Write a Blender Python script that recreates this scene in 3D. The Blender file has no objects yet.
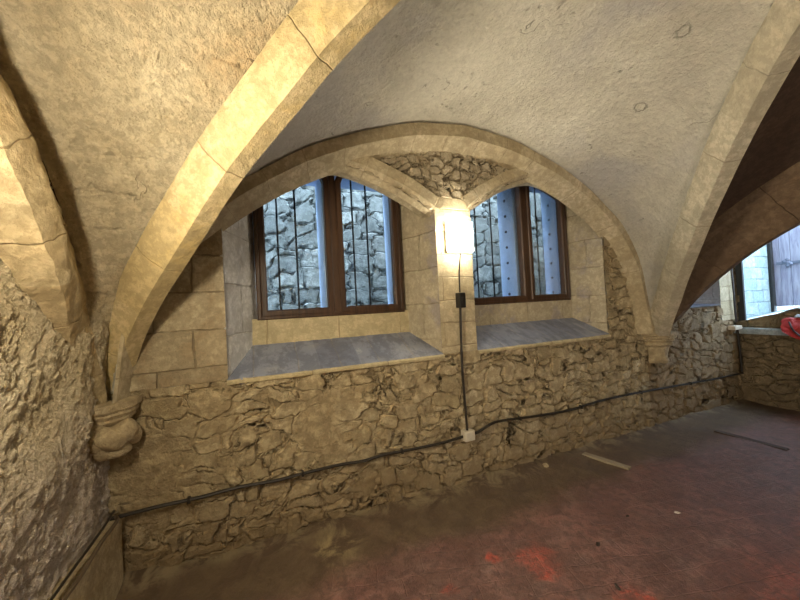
import bpy, bmesh, math, random
from mathutils import Vector, Matrix, noise
from math import sin, cos, pi, radians, sqrt

random.seed(7)
sc = bpy.context.scene
COL = sc.collection

# ------------------------------------------------------------------ nodes
class NT:
    def __init__(s, name):
        s.m = bpy.data.materials.new(name); s.m.use_nodes = True
        s.t = s.m.node_tree; s.t.nodes.clear()
        s.out = s.t.nodes.new('ShaderNodeOutputMaterial')
        s.tc = s.t.nodes.new('ShaderNodeTexCoord')
        s.obj = s.tc.outputs['Object']; s.uv = s.tc.outputs['UV']
    def n(s, typ, props=None, **inp):
        nd = s.t.nodes.new(typ)
        for k, v in (props or {}).items(): setattr(nd, k, v)
        for k, v in inp.items():
            key = int(k[1:]) if k[0] == 'i' and k[1:].isdigit() else k.replace('_', ' ')
            s.set(nd.inputs[key], v)
        return nd
    def set(s, sock, v):
        if isinstance(v, bpy.types.NodeSocket): s.t.links.new(v, sock)
        elif isinstance(v, tuple) and len(v) == 3 and sock.type == 'RGBA': sock.default_value = (*v, 1)
        else: sock.default_value = v
    def math(s, op, a, b=0.0, clamp=False):
        return s.n('ShaderNodeMath', {'operation': op, 'use_clamp': clamp}, i0=a, i1=b).outputs[0]
    def noise(s, vec, scale, detail=5.0, rough=0.6, dist=0.0):
        return s.n('ShaderNodeTexNoise', None, Vector=vec, Scale=scale, Detail=detail, Roughness=rough, Distortion=dist)
    def mapv(s, vec, scale=(1, 1, 1), loc=(0, 0, 0), rot=(0, 0, 0)):
        return s.n('ShaderNodeMapping', None, Vector=vec, Scale=scale, Location=loc, Rotation=rot).outputs[0]
    def distort(s, vec, scale, amt, detail=2.0):
        nz = s.noise(vec, scale, detail).outputs['Color']
        c = s.n('ShaderNodeVectorMath', {'operation': 'SUBTRACT'}, i0=nz, i1=(.5, .5, .5)).outputs[0]
        c = s.n('ShaderNodeVectorMath', {'operation': 'SCALE'}, i0=c, Scale=amt).outputs[0]
        return s.n('ShaderNodeVectorMath', {'operation': 'ADD'}, i0=vec, i1=c).outputs[0]
    def ramp(s, fac, stops):
        nd = s.n('ShaderNodeValToRGB', None, Fac=fac)
        cr = nd.color_ramp
        while len(cr.elements) > 1: cr.elements.remove(cr.elements[-1])
        for i, (p, c) in enumerate(stops):
            e = cr.elements[0] if i == 0 else cr.elements.new(p)
            e.position = p
            e.color = (c, c, c, 1) if isinstance(c, (int, float)) else (*c, 1)
        return nd.outputs[0]
    def sm(s, v, a, b, lo=0.0, hi=1.0):
        return s.n('ShaderNodeMapRange', {'interpolation_type': 'SMOOTHSTEP'}, Value=v, From_Min=a, From_Max=b, To_Min=lo, To_Max=hi).outputs[0]
    def mix(s, f, a, b, mode='MIX'):
        nd = s.t.nodes.new('ShaderNodeMix'); nd.data_type = 'RGBA'; nd.blend_type = mode
        s.set(nd.inputs[0], f); s.set(nd.inputs[6], a); s.set(nd.inputs[7], b)
        return nd.outputs[2]
    def sep(s, vec):
        return s.n('ShaderNodeSeparateXYZ', None, Vector=vec).outputs
    def comb(s, x, y, z):
        return s.n('ShaderNodeCombineXYZ', None, X=x, Y=y, Z=z).outputs[0]
    def rocky(s, P, sc_):
        q = s.distort(P, sc_ * .9, .55 / sc_, 3)
        a = s.noise(q, sc_, 8, .72).outputs['Fac']
        b = s.noise(s.mapv(q, (1, 1, 1), (3.3, 1.7, 9.1)), sc_ * .8, 6, .65).outputs['Fac']
        rd = s.math('SUBTRACT', 1.0, s.math('MULTIPLY', s.math('ABSOLUTE', s.math('SUBTRACT', b, .5)), 5.0))
        return s.math('ADD', s.math('MULTIPLY', a, 1.1), s.math('MULTIPLY', s.math('MAXIMUM', rd, 0.0), -.22))
    def done(s, color, rough=0.9, height=None, scale=0.02, mid=0.5, real=True, **kw):
        b = s.n('ShaderNodeBsdfPrincipled', None, Base_Color=color, Roughness=rough, **kw)
        s.t.links.new(b.outputs[0], s.out.inputs['Surface'])
        if height is not None:
            if real:
                d = s.n('ShaderNodeDisplacement', None, Height=height, Midlevel=mid, Scale=scale)
                s.t.links.new(d.outputs[0], s.out.inputs['Displacement'])
                s.m.displacement_method = 'BOTH'
            else:
                bp = s.n('ShaderNodeBump', None, Height=height, Distance=scale, Strength=1.0)
                s.t.links.new(bp.outputs[0], b.inputs['Normal'])
        return s.m

def mat_plain(name, col, rough=0.6, metal=0.0, var=0.15, sc_=30):
    t = NT(name)
    nz = t.noise(t.obj, sc_, 3).outputs['Fac']
    c = t.mix(nz, tuple(x * (1 - var) for x in col), tuple(min(1, x * (1 + var)) for x in col))
    return t.done(c, rough, nz, 0.002, real=False, Metallic=metal)

def mat_plaster(name, c_dark, c_mid, c_light, disp=0.02, bigscale=1.3, fine=9, stain=None, stainamt=.5, lines=0.0, fineamt=.5, low=None, finfac=.18, rocky=.35, knobs=(), pitzone=None, mott=1.0):
    """rough limewashed vault plaster: scaled-off patches, pits and hairline cracks"""
    t = NT(name)
    v = t.distort(t.obj, 2.5, .25)
    big = t.noise(v, bigscale, 6, .62).outputs['Fac']
    med = t.noise(v, fine, 7, .65, .6).outputs['Fac']
    fin = t.noise(t.obj, fine * 5, 5, .7).outputs['Fac']
    pit = t.n('ShaderNodeTexVoronoi', None, Vector=t.distort(t.obj, 14, .06), Scale=16.0, Randomness=1.0).outputs['Distance']
    pitsel = t.sm(t.noise(t.obj, 3.3, 3).outputs['Fac'], .55, .68)
    if pitzone:
        dz = t.n('ShaderNodeVectorMath', {'operation': 'DISTANCE'}, i0=t.distort(t.obj, 4, .3), i1=pitzone[0]).outputs['Value']
        pitsel = t.math('MAXIMUM', pitsel, t.sm(dz, pitzone[1] * .3, pitzone[1], 1, 0))
    pith = t.math('MULTIPLY', t.sm(pit, .10, .28, 1, 0), pitsel)
    ring = None
    for kp in knobs:
        dk = t.n('ShaderNodeVectorMath', {'operation': 'DISTANCE'}, i0=t.distort(t.obj, 26, .05, 4), i1=kp).outputs['Value']
        q = t.sm(t.math('ABSOLUTE', t.math('SUBTRACT', dk, .034)), .001, .010, 1, 0)
        ring = q if ring is None else t.math('MAXIMUM', ring, q)
    if ring is not None: pith = t.math('MAXIMUM', pith, t.math('MULTIPLY', ring, .9))
    crk = t.math('ABSOLUTE', t.math('SUBTRACT', t.noise(t.distort(t.obj, 6, .12), 2.2, 4, .5).outputs['Fac'], .5))
    crk = t.math('MULTIPLY', t.sm(crk, .0, .004, 1, 0), t.sm(t.noise(t.obj, 2.6, 2).outputs['Fac'], .6, .66))
    rk = t.rocky(t.obj, fine * 2.6)
    col = t.ramp(big, [(.3, c_dark), (.47, c_mid), (.66, c_light)])
    col = t.mix(t.sm(med, .35, .65, 0, .45 * mott), col, tuple(x * .8 for x in c_mid))
    col = t.mix(t.sm(fin, .4, .7, 0, .25), col, tuple(x * .6 for x in c_dark))
    if stain:
        st = t.noise(t.mapv(t.distort(t.obj, 1.5, .5), (1, 1, 1), (5, 3, 1)), .9, 5, .6).outputs['Fac']
        col = t.mix(t.sm(st, .5, .68, 0, stainamt), col, stain)
    col = t.mix(t.math('MULTIPLY', pith, .6), col, tuple(x * .35 for x in c_dark))
    col = t.mix(t.math('MULTIPLY', crk, .7), col, tuple(x * .25 for x in c_dark))
    h = t.math('MULTIPLY', big, .9)
    h = t.math('ADD', h, t.math('MULTIPLY', med, fineamt))
    if low:
        zz = t.sep(t.distort(t.obj, 2, .5))[2]
        col = t.mix(t.sm(zz, low[0], low[1], low[3], 0), col, low[2])
    h = t.math('ADD', h, t.math('MULTIPLY', fin, finfac))
    h = t.math('ADD', h, t.math('MULTIPLY', rk, rocky))
    col = t.mix(t.sm(rk, .48, .30, 0, .5 * mott), col, tuple(x * .62 for x in c_dark))
    col = t.mix(t.sm(rk, .55, .72, 0, .45 * mott), col, tuple(min(1, x * 1.12) for x in c_light))
    h = t.math('SUBTRACT', h, t.math('MULTIPLY', pith, .35))
    h = t.math('SUBTRACT', h, t.math('MULTIPLY', crk, .25))
    if lines:
        zz = t.sep(t.distort(t.obj, 3, .12))[2]
        w = t.math('ABSOLUTE', t.math('SUBTRACT', t.math('FRACT', t.math('MULTIPLY', zz, 7.0)), .5))
        ln = t.math('MULTIPLY', t.sm(w, 0, .09, 1, 0), t.sm(t.noise(t.obj, 4, 3).outputs['Fac'], .45, .62))
        h = t.math('SUBTRACT', h, t.math('MULTIPLY', ln, lines))
    return t.done(col, .92, h, disp, .45 + fineamt * .5 + finfac * .5 + rocky * .5)

def mat_rubble(name, c_mort, stones, scale=6.5, zs=1.9, disp=.03, joint=.09, cover=(.38, .6), dirt=(.12, .09, .05), ramp_mort=None, rough=.9, low=None, grad=None, rough_h=1.1, mid=1.9, rand=.85):
    """irregular rubble masonry; mortar smeared over part of the stones"""
    t = NT(name)
    v = t.distort(t.obj, 5.0, .11, 3)
    v = t.distort(v, 1.8, .25, 1)
    v = t.mapv(v, (1, 1, zs))
    f = t.n('ShaderNodeTexVoronoi', {'feature': 'F1', 'distance': 'CHEBYCHEV'}, Vector=v, Scale=scale, Randomness=rand)
    f2 = t.n('ShaderNodeTexVoronoi', {'feature': 'F2', 'distance': 'CHEBYCHEV'}, Vector=v, Scale=scale, Randomness=rand)
    e = t.math('MULTIPLY', t.math('SUBTRACT', f2.outputs['Distance'], f.outputs['Distance']), .55)
    cell = t.sep(f.outputs['Color'])
    cell = [cell[0], cell[1]]
    vn = t.noise(t.mapv(t.obj, (1, 1, 1), (2, 7, 4)), 1.7, 3).outputs['Fac']
    if grad:    # stones are barer towards the right end of the wall, smeared at the left
        vn = t.math('ADD', vn, t.math('MULTIPLY', t.math('SUBTRACT', t.math('MINIMUM', t.sep(t.obj)[0], 4.5), grad[1]), grad[0]))
    vis = t.sm(vn, cover[0], cover[1])
    stone = t.sm(e, 0, joint)
    med = t.noise(t.obj, 11, 6, .65, .4).outputs['Fac']
    fin = t.noise(t.obj, 45, 5, .7).outputs['Fac']
    ca = t.ramp(cell[0], [(i / max(1, len(stones) - 1), c) for i, c in enumerate(stones)])
    ca = t.mix(t.sm(med, .35, .68, 0, .6), ca, tuple(x * .62 for x in stones[0]))
    mort = t.mix(t.sm(med, .3, .7), c_mort, tuple(x * .7 for x in c_mort))
    sel = t.math('MULTIPLY', stone, t.sm(vis, 0, 1, .15, 1))
    col = t.mix(sel, mort, ca)
    big = t.noise(t.mapv(t.obj, (1, 1, 1.3), (9, 1, 2)), 1.25, 5, .6).outputs['Fac']
    col = t.mix(t.sm(big, .5, .68, 0, .55), col, dirt)
    rk = t.rocky(t.obj, 13); rk2 = t.rocky(t.obj, 34)
    col = t.mix(t.sm(rk, .47, .32, 0, .5), col, tuple(x * .75 for x in dirt))
    col = t.mix(t.sm(rk2, .52, .68, 0, .3), col, tuple(min(1, x * 1.25) for x in stones[-1]))
    crev = t.math('MULTIPLY', t.sm(e, 0, joint * .35, 1, 0), vis)
    crev = t.math('MULTIPLY', crev, t.sm(t.noise(t.obj, 6, 2).outputs['Fac'], .42, .58))
    col = t.mix(t.math('MULTIPLY', crev, .75), col, tuple(x * .35 for x in dirt))
    col = t.mix(t.sm(fin, .45, .75, 0, .25), col, tuple(x * .45 for x in c_mort))
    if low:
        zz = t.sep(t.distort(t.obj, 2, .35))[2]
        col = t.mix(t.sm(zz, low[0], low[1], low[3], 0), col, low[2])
    h = t.math('MULTIPLY', stone, t.sm(vis, 0, 1, .06, .9))
    h = t.math('ADD', h, t.math('MULTIPLY', cell[1], t.math('MULTIPLY', stone, t.sm(vis, 0, 1, .05, .8))))
    h = t.math('ADD', h, t.math('MULTIPLY', med, .9))
    h = t.math('ADD', h, t.math('MULTIPLY', rk, rough_h))
    h = t.math('ADD', h, t.math('MULTIPLY', rk2, rough_h * .45))
    h = t.math('SUBTRACT', h, t.math('MULTIPLY', crev, .6))
    return t.done(col, rough, h, disp, mid)

def mat_ashlar(name, stones, c_joint, bw=.34, bh=.235, disp=.012, axis='x', patch=None, zoff=0.0, jd=.8):
    """squared blocks in courses"""
    t = NT(name)
    o = t.sep(t.distort(t.obj, 4, .035, 2))
    u = {'x': o[0], 'y': o[1]}.get(axis, o[0])
    if axis == 'xy': u = t.math('ADD', o[0], o[1])
    v = t.comb(u, t.math('ADD', o[2], zoff), 0.0)
    br = t.n('ShaderNodeTexBrick', {'offset': .5}, Vector=v, Color1=(0, 0, 0), Color2=(1, 1, 1), Mortar=(.5, .5, .5), Scale=1.0,
             Mortar_Size=.006, Mortar_Smooth=.6, Bias=0.0, Brick_Width=bw, Row_Height=bh)
    cellc = t.sep(br.outputs['Color'])[0]
    m = br.outputs['Fac']
    med = t.noise(t.obj, 9, 7, .66, .5).outputs['Fac']
    fin = t.noise(t.obj, 45, 5, .7).outputs['Fac']
    col = t.ramp(cellc, [(i / max(1, len(stones) - 1), c) for i, c in enumerate(stones)])
    col = t.mix(t.sm(med, .35, .7, 0, .55), col, tuple(x * .6 for x in stones[0]))
    if patch:
        st = t.noise(t.distort(t.obj, 2, .3), 2.6, 5, .65).outputs['Fac']
        col = t.mix(t.sm(st, .47, .6, 0, .85), col, patch)
    col = t.mix(t.math('MULTIPLY', m, t.sm(t.noise(t.obj, 5, 2).outputs['Fac'], .35, .6, .15, .8)), col, c_joint)
    col = t.mix(t.sm(fin, .45, .75, 0, .25), col, tuple(x * .45 for x in stones[0]))
    rk = t.rocky(t.obj, 18)
    col = t.mix(t.sm(rk, .50, .32, 0, .4), col, tuple(x * .5 for x in stones[0]))
    col = t.mix(t.sm(rk, .55, .72, 0, .25), col, tuple(min(1, x * 1.15) for x in stones[-1]))
    h = t.math('SUBTRACT', t.math('MULTIPLY', med, 1.0), t.math('MULTIPLY', m, jd))
    h = t.math('ADD', h, t.math('MULTIPLY', rk, .7))
    h = t.math('ADD', h, t.math('MULTIPLY', fin, .3))
    h = t.math('ADD', h, t.math('MULTIPLY', cellc, .25))
    return t.done(col, .88, h, disp, 1.15)

def mat_rib(name, cols, joint=.46, jcol=(.16, .11, .06), disp=.008, stain=None):
    """dressed rib stones; UV.x runs along the rib in metres"""
    t = NT(name)
    uv = t.sep(t.uv)
    wob = t.math('MULTIPLY', t.noise(t.obj, 9, 2).outputs['Fac'], .03)
    fr = t.math('FRACT', t.math('DIVIDE', t.math('ADD', uv[0], wob), joint))
    dj = t.math('MULTIPLY', t.math('ABSOLUTE', t.math('SUBTRACT', fr, .5)), joint)
    idx = t.math('FLOOR', t.math('DIVIDE', t.math('ADD', uv[0], wob), joint))
    rnd = t.n('ShaderNodeTexWhiteNoise', {'noise_dimensions': '1D'}, W=idx).outputs['Value']
    jl = t.sm(dj, 0.0, .0045, 1, 0)
    med = t.noise(t.obj, 7, 7, .66, .4).outputs['Fac']
    fin = t.noise(t.obj, 50, 5, .7).outputs['Fac']
    big = t.noise(t.obj, 2.2, 4).outputs['Fac']
    f = t.math('ADD', t.math('MULTIPLY', big, .8), t.math('MULTIPLY', rnd, .25))
    col = t.ramp(f, [(.35, cols[0]), (.52, cols[1]), (.72, cols[2])])
    col = t.mix(t.sm(med, .4, .7, 0, .4), col, tuple(x * .65 for x in cols[0]))
    if stain:
        st = t.noise(t.mapv(t.obj, (1, 1, 1), (3, 8, 2)), 3.1, 5, .65).outputs['Fac']
        col = t.mix(t.sm(st, .52, .66, 0, .6), col, stain)
    col = t.mix(t.math('MULTIPLY', jl, t.sm(rnd, .3, .9, .0, .8)), col, jcol)
    col = t.mix(t.sm(fin, .5, .8, 0, .22), col, tuple(x * .4 for x in cols[0]))
    rk = t.rocky(t.obj, 20)
    col = t.mix(t.sm(rk, .50, .30, 0, .5), col, tuple(x * .6 for x in cols[0]))
    big2 = t.noise(t.obj, 4.5, 5, .7).outputs['Fac']
    col = t.mix(t.sm(big2, .52, .66, 0, .45), col, tuple(x * .62 for x in cols[0]))
    h = t.math('ADD', t.math('MULTIPLY', med, 1.0), t.math('MULTIPLY', rk, .8))
    h = t.math('SUBTRACT', h, t.math('MULTIPLY', jl, .5))
    m_ = t.done(col, .85, h, disp * 1.4, .6); m_.displacement_method = 'BUMP'
    return m_

# ------------------------------------------------------------------ meshes
def link(name, me, mats, parent=None, smooth=True):
    o = bpy.data.objects.new(name, me); COL.objects.link(o)
    for m in (mats if isinstance(mats, (list, tuple)) else [mats]): me.materials.append(m)
    if smooth:
        for p in me.polygons: p.use_smooth = True
    if smooth: me.set_sharp_from_angle(angle=radians(28))
    if parent: o.parent = parent
    return o

def tag(o, label=None, cat=None, group=None, kind=None):
    if label: o['label'] = label
    if cat: o['category'] = cat
    if group: o['group'] = group
    if kind: o['kind'] = kind
    return o

def empty(name, loc=(0, 0, 0), rz=0):
    o = bpy.data.objects.new(name, None); COL.objects.link(o)
    o.location = loc; o.rotation_euler = (0, 0, rz); o.empty_display_size = .1
    return o

class Patch:
    """collects grids of points into one mesh"""
    def __init__(s): s.v = []; s.f = []; s.mi = []; s.uv = []
    def grid(s, P, mi=0, flip=False, uv=None):
        n, m = len(P), len(P[0]); b = len(s.v)
        for i in range(n):
            for j in range(m):
                s.v.append(tuple(P[i][j]))
                s.uv.append(uv[i][j] if uv else (i * .02, j * .02))
        for i in range(n - 1):
            for j in range(m - 1):
                q = (b + i * m + j, b + (i + 1) * m + j, b + (i + 1) * m + j + 1, b + i * m + j + 1)
                s.f.append(q[::-1] if flip else q); s.mi.append(mi)
        return s
    def build(s, name, mats, parent=None, smooth=True, weld=None):
        me = bpy.data.meshes.new(name)
        me.from_pydata(s.v, [], s.f)
        for p, k in zip(me.polygons, s.mi): p.material_index = k
        ul = me.uv_layers.new(name='UVMap')
        for l in me.loops: ul.data[l.index].uv = s.uv[l.vertex_index]
        if weld:
            bm = bmesh.new(); bm.from_mesh(me)
            bmesh.ops.remove_doubles(bm, verts=bm.verts, dist=weld)
            bm.to_mesh(me); bm.free()
        return link(name, me, mats, parent, smooth)

def lin(a, b, n): return [a + (b - a) * i / n for i in range(n + 1)]
def span(a, b, step): return lin(a, b, max(1, int(round(abs(b - a) / step))))

def catmull(pts, n):
    """smooth curve through pts, resampled to n+1 points equal in arc length"""
    P = [Vector(p) for p in pts]
    P = [P[0] * 2 - P[1]] + P + [P[-1] * 2 - P[-2]]
    out = []
    for i in range(1, len(P) - 2):
        for k in range(24):
            u = k / 24; a, b, c, d = P[i - 1], P[i], P[i + 1], P[i + 2]
            out.append(.5 * ((2 * b) + (c - a) * u + (2 * a - 5 * b + 4 * c - d) * u * u + (3 * b - a - 3 * c + d) * u ** 3))
    out.append(P[-2])
    L = [0]
    for a, b in zip(out, out[1:]): L.append(L[-1] + (b - a).length)
    res = []; j = 0
    for i in range(n + 1):
        s = L[-1] * i / n
        while j < len(L) - 2 and L[j + 1] < s: j += 1
        w = (s - L[j]) / max(1e-9, L[j + 1] - L[j])
        res.append(out[j].lerp(out[j + 1], min(1, w)))
    return res

def sweep(path, lat, sec, sub=.02, u0=0.0, jitter=0.0, seed=0.0):
    """sweep a section (w sideways along lat, h along the inward-up normal) along a path -> point grid + uv"""
    S = []
    for (a, b) in zip(sec, sec[1:]):
        k = max(1, int(round(sqrt((a[0] - b[0]) ** 2 + (a[1] - b[1]) ** 2) / sub)))
        for i in range(k): S.append((a[0] + (b[0] - a[0]) * i / k, a[1] + (b[1] - a[1]) * i / k))
    S.append(sec[-1])
    G = []; U = []; u = u0
    for i, p in enumerate(path):
        a = path[max(0, i - 1)]; b = path[min(len(path) - 1, i + 1)]
        T = (b - a).normalized(); Lv = Vector(lat).normalized()
        N = Lv.cross(T).normalized()
        if i: u += (p - path[i - 1]).length
        row = []; ur = []
        vv = 0
        for j, (w, h) in enumerate(S):
            q = p + Lv * w + N * h
            if jitter:
                q += Vector(noise.noise_vector(q * 3.0 + Vector((seed, 0, 0)))) * jitter
            row.append(q)
            if j: vv += sqrt((w - S[j - 1][0]) ** 2 + (h - S[j - 1][1]) ** 2)
            ur.append((u, vv))
        G.append(row); U.append(ur)
    return G, U

def box_bm(bm, x0, x1, y0, y1, z0, z1, bev=0.0, M=None, mi=0):
    r = bmesh.ops.create_cube(bm, size=1)
    vs = r['verts']
    for v in vs:
        v.co = Vector(((x0 + x1) / 2 + v.co.x * (x1 - x0), (y0 + y1) / 2 + v.co.y * (y1 - y0), (z0 + z1) / 2 + v.co.z * (z1 - z0)))
    if bev:
        es = list({e for v in vs for e in v.link_edges})
        rr = bmesh.ops.bevel(bm, geom=es, offset=bev, segments=2, affect='EDGES', profile=.6)
        vs = [v for v in rr['verts'] if v.is_valid]
        vs = list({v for f in rr['faces'] for v in f.verts} | set(vs))
    if M: bmesh.ops.transform(bm, matrix=M, verts=vs)

def bm_obj(name, bm, mats, parent=None, smooth=False):
    bmesh.ops.recalc_face_normals(bm, faces=bm.faces)
    me = bpy.data.meshes.new(name); bm.to_mesh(me); bm.free()
    return link(name, me, mats, parent, smooth)

def box(name, x0, x1, y0, y1, z0, z1, m, bev=0.004, parent=None, M=None):
    bm = bmesh.new(); box_bm(bm, x0, x1, y0, y1, z0, z1, bev, M)
    return bm_obj(name, bm, m, parent)

def tube(name, pts, r, m, parent=None, n=None, seg=8, caps=True):
    path = catmull(pts, n or len(pts) * 8)
    bm = bmesh.new(); rings = []
    up = Vector((0, 0, 1))
    for i, p in enumerate(path):
        T = (path[min(len(path) - 1, i + 1)] - path[max(0, i - 1)]).normalized()
        a = T.cross(up if abs(T.z) < .9 else Vector((1, 0, 0))).normalized(); b = T.cross(a)
        rings.append([bm.verts.new(p + (a * cos(2 * pi * k / seg) + b * sin(2 * pi * k / seg)) * r) for k in range(seg)])
    for A, B in zip(rings, rings[1:]):
        for k in range(seg): bm.faces.new((A[k], A[(k + 1) % seg], B[(k + 1) % seg], B[k]))
    if caps:
        bm.faces.new(rings[0]); bm.faces.new(rings[-1][::-1])
    return bm_obj(name, bm, m, parent, True)

# ------------------------------------------------------------------ materials
M = {}
M['plaster_pale'] = mat_plaster('plaster_pale', (.44, .41, .34), (.57, .54, .45), (.67, .64, .55), .026, 1.7, 8, (.40, .385, .38), .75, fineamt=.75, rocky=.85, knobs=((3.359, -.874, 2.822), (3.073, -1.29, 2.959)), pitzone=((2.10, -.42, 2.94), .34), mott=.35)
M['plaster_warm'] = mat_plaster('plaster_warm', (.52, .44, .29), (.66, .57, .39), (.76, .68, .50), .052, 1.9, 9, (.58, .36, .15), .5, lines=.3, fineamt=.9, rocky=.75)
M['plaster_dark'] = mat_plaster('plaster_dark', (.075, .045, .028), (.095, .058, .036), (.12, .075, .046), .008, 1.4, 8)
M['rough_left'] = mat_plaster('rough_left', (.48, .39, .24), (.62, .52, .34), (.74, .65, .47), .06, 3.2, 11, (.60, .45, .22), .5, fineamt=.95, rocky=.7, low=(.55, 1.35, (.60, .53, .49), .85), finfac=.3)
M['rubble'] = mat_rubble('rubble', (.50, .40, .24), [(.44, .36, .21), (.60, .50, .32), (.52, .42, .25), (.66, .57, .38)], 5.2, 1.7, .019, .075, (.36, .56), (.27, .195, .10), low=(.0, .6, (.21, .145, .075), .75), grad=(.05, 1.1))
M['rubble_shade'] = mat_rubble('rubble_shade', (.30, .215, .12), [(.25, .185, .105), (.38, .28, .165), (.31, .23, .13), (.42, .32, .20)], 5.2, 1.7, .019, .075, (.36, .56), (.27, .195, .10), low=(.0, .6, (.21, .145, .075), .75), grad=(.05, 1.1))  # darker copy of the rubble, shade of the right end put into its colour
M['rubble_spandrel'] = mat_rubble('rubble_spandrel', (.40, .33, .22), [(.46, .39, .27), (.58, .50, .36), (.42, .36, .26)], 8.5, 1.8, .020, .10, (.0, .1), (.34, .27, .17))
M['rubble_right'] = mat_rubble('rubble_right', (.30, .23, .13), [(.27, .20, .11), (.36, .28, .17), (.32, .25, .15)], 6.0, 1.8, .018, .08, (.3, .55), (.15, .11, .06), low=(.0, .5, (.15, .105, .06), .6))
M['ashlar'] = mat_ashlar('ashlar', [(.38, .31, .195), (.54, .46, .31), (.44, .36, .23), (.62, .54, .38)], (.22, .165, .10), .40, .235, .016, patch=(.30, .225, .13))
M['ashlar_pier'] = mat_ashlar('ashlar_pier', [(.50, .41, .25), (.60, .51, .34), (.54, .45, .29)], (.27, .2, .12), .62, .19, .008, 'x')
M['reveal'] = mat_ashlar('reveal', [(.46, .39, .27), (.55, .48, .34), (.50, .42, .28)], (.26, .2, .13), .5, .3, .014, 'xy', patch=(.32, .29, .29))
M['reveal_grey'] = mat_ashlar('reveal_grey', [(.74, .74, .74), (.86, .86, .85), (.80, .80, .82)], (.4, .38, .36), .6, .34, .018, 'xy', patch=(.52, .50, .48), jd=.4)
M['upstand'] = mat_ashlar('upstand', [(.56, .47, .28), (.64, .55, .35)], (.3, .22, .12), .55, .6, .008, 'x')
M['rib_warm'] = mat_rib('rib_warm', [(.50, .39, .19), (.60, .48, .26), (.66, .55, .34)], .62, (.34, .25, .12), stain=(.62, .45, .17))
M['rib_left'] = mat_rib('rib_left', [(.44, .34, .18), (.55, .43, .25), (.62, .52, .33)], .36, (.34, .25, .12), disp=.014)
M['rib_pale'] = mat_rib('rib_pale', [(.46, .41, .30), (.54, .48, .36), (.60, .55, .42)], .55, (.3, .25, .17))
M['rib_wall'] = mat_rib('rib_wall', [(.42, .34, .21), (.52, .44, .29), (.60, .52, .37)], .30, (.34, .27, .17))
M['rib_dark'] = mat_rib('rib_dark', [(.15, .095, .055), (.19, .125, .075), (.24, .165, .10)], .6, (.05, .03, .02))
M['corbel'] = mat_rib('corbel', [(.40, .31, .18), (.50, .40, .24), (.56, .46, .29)], 5.0, disp=.014)

def mat_slate():
    t = NT('slate_sill')
    o = t.sep(t.distort(t.obj, 5, .03))
    fr = t.math('ABSOLUTE', t.math('SUBTRACT', t.math('FRACT', t.math('DIVIDE', o[0], .29)), .5))
    idx = t.n('ShaderNodeTexWhiteNoise', {'noise_dimensions': '1D'}, W=t.math('FLOOR', t.math('DIVIDE', o[0], .29))).outputs['Value']
    jl = t.sm(fr, 0, .03, 1, 0)
    big = t.noise(t.obj, 5, 6, .65).outputs['Fac']; fin = t.noise(t.obj, 40, 4).outputs['Fac']
    col = t.mix(idx, (.17, .19, .26), (.27, .295, .37))
    col = t.mix(t.sm(big, .5, .72, 0, .45), col, (.38, .37, .36))
    col = t.mix(t.math('MULTIPLY', jl, .5), col, (.34, .29, .22))
    rk = t.rocky(t.mapv(t.obj, (1, .55, 1)), 7)
    col = t.mix(t.sm(rk, .52, .70, 0, .6), col, (.46, .47, .52))
    col = t.mix(t.sm(rk, .46, .3, 0, .6), col, (.10, .11, .15))
    h = t.math('ADD', t.math('MULTIPLY', big, 1.0), t.math('SUBTRACT', t.math('MULTIPLY', fin, .25), t.math('MULTIPLY', jl, .4)))
    h = t.math('ADD', h, t.math('MULTIPLY', rk, .8))
    return t.done(col, t.ramp(big, [(.3, .32), (.7, .6)]), h, .008, .6)
M['slate'] = mat_slate()

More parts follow.
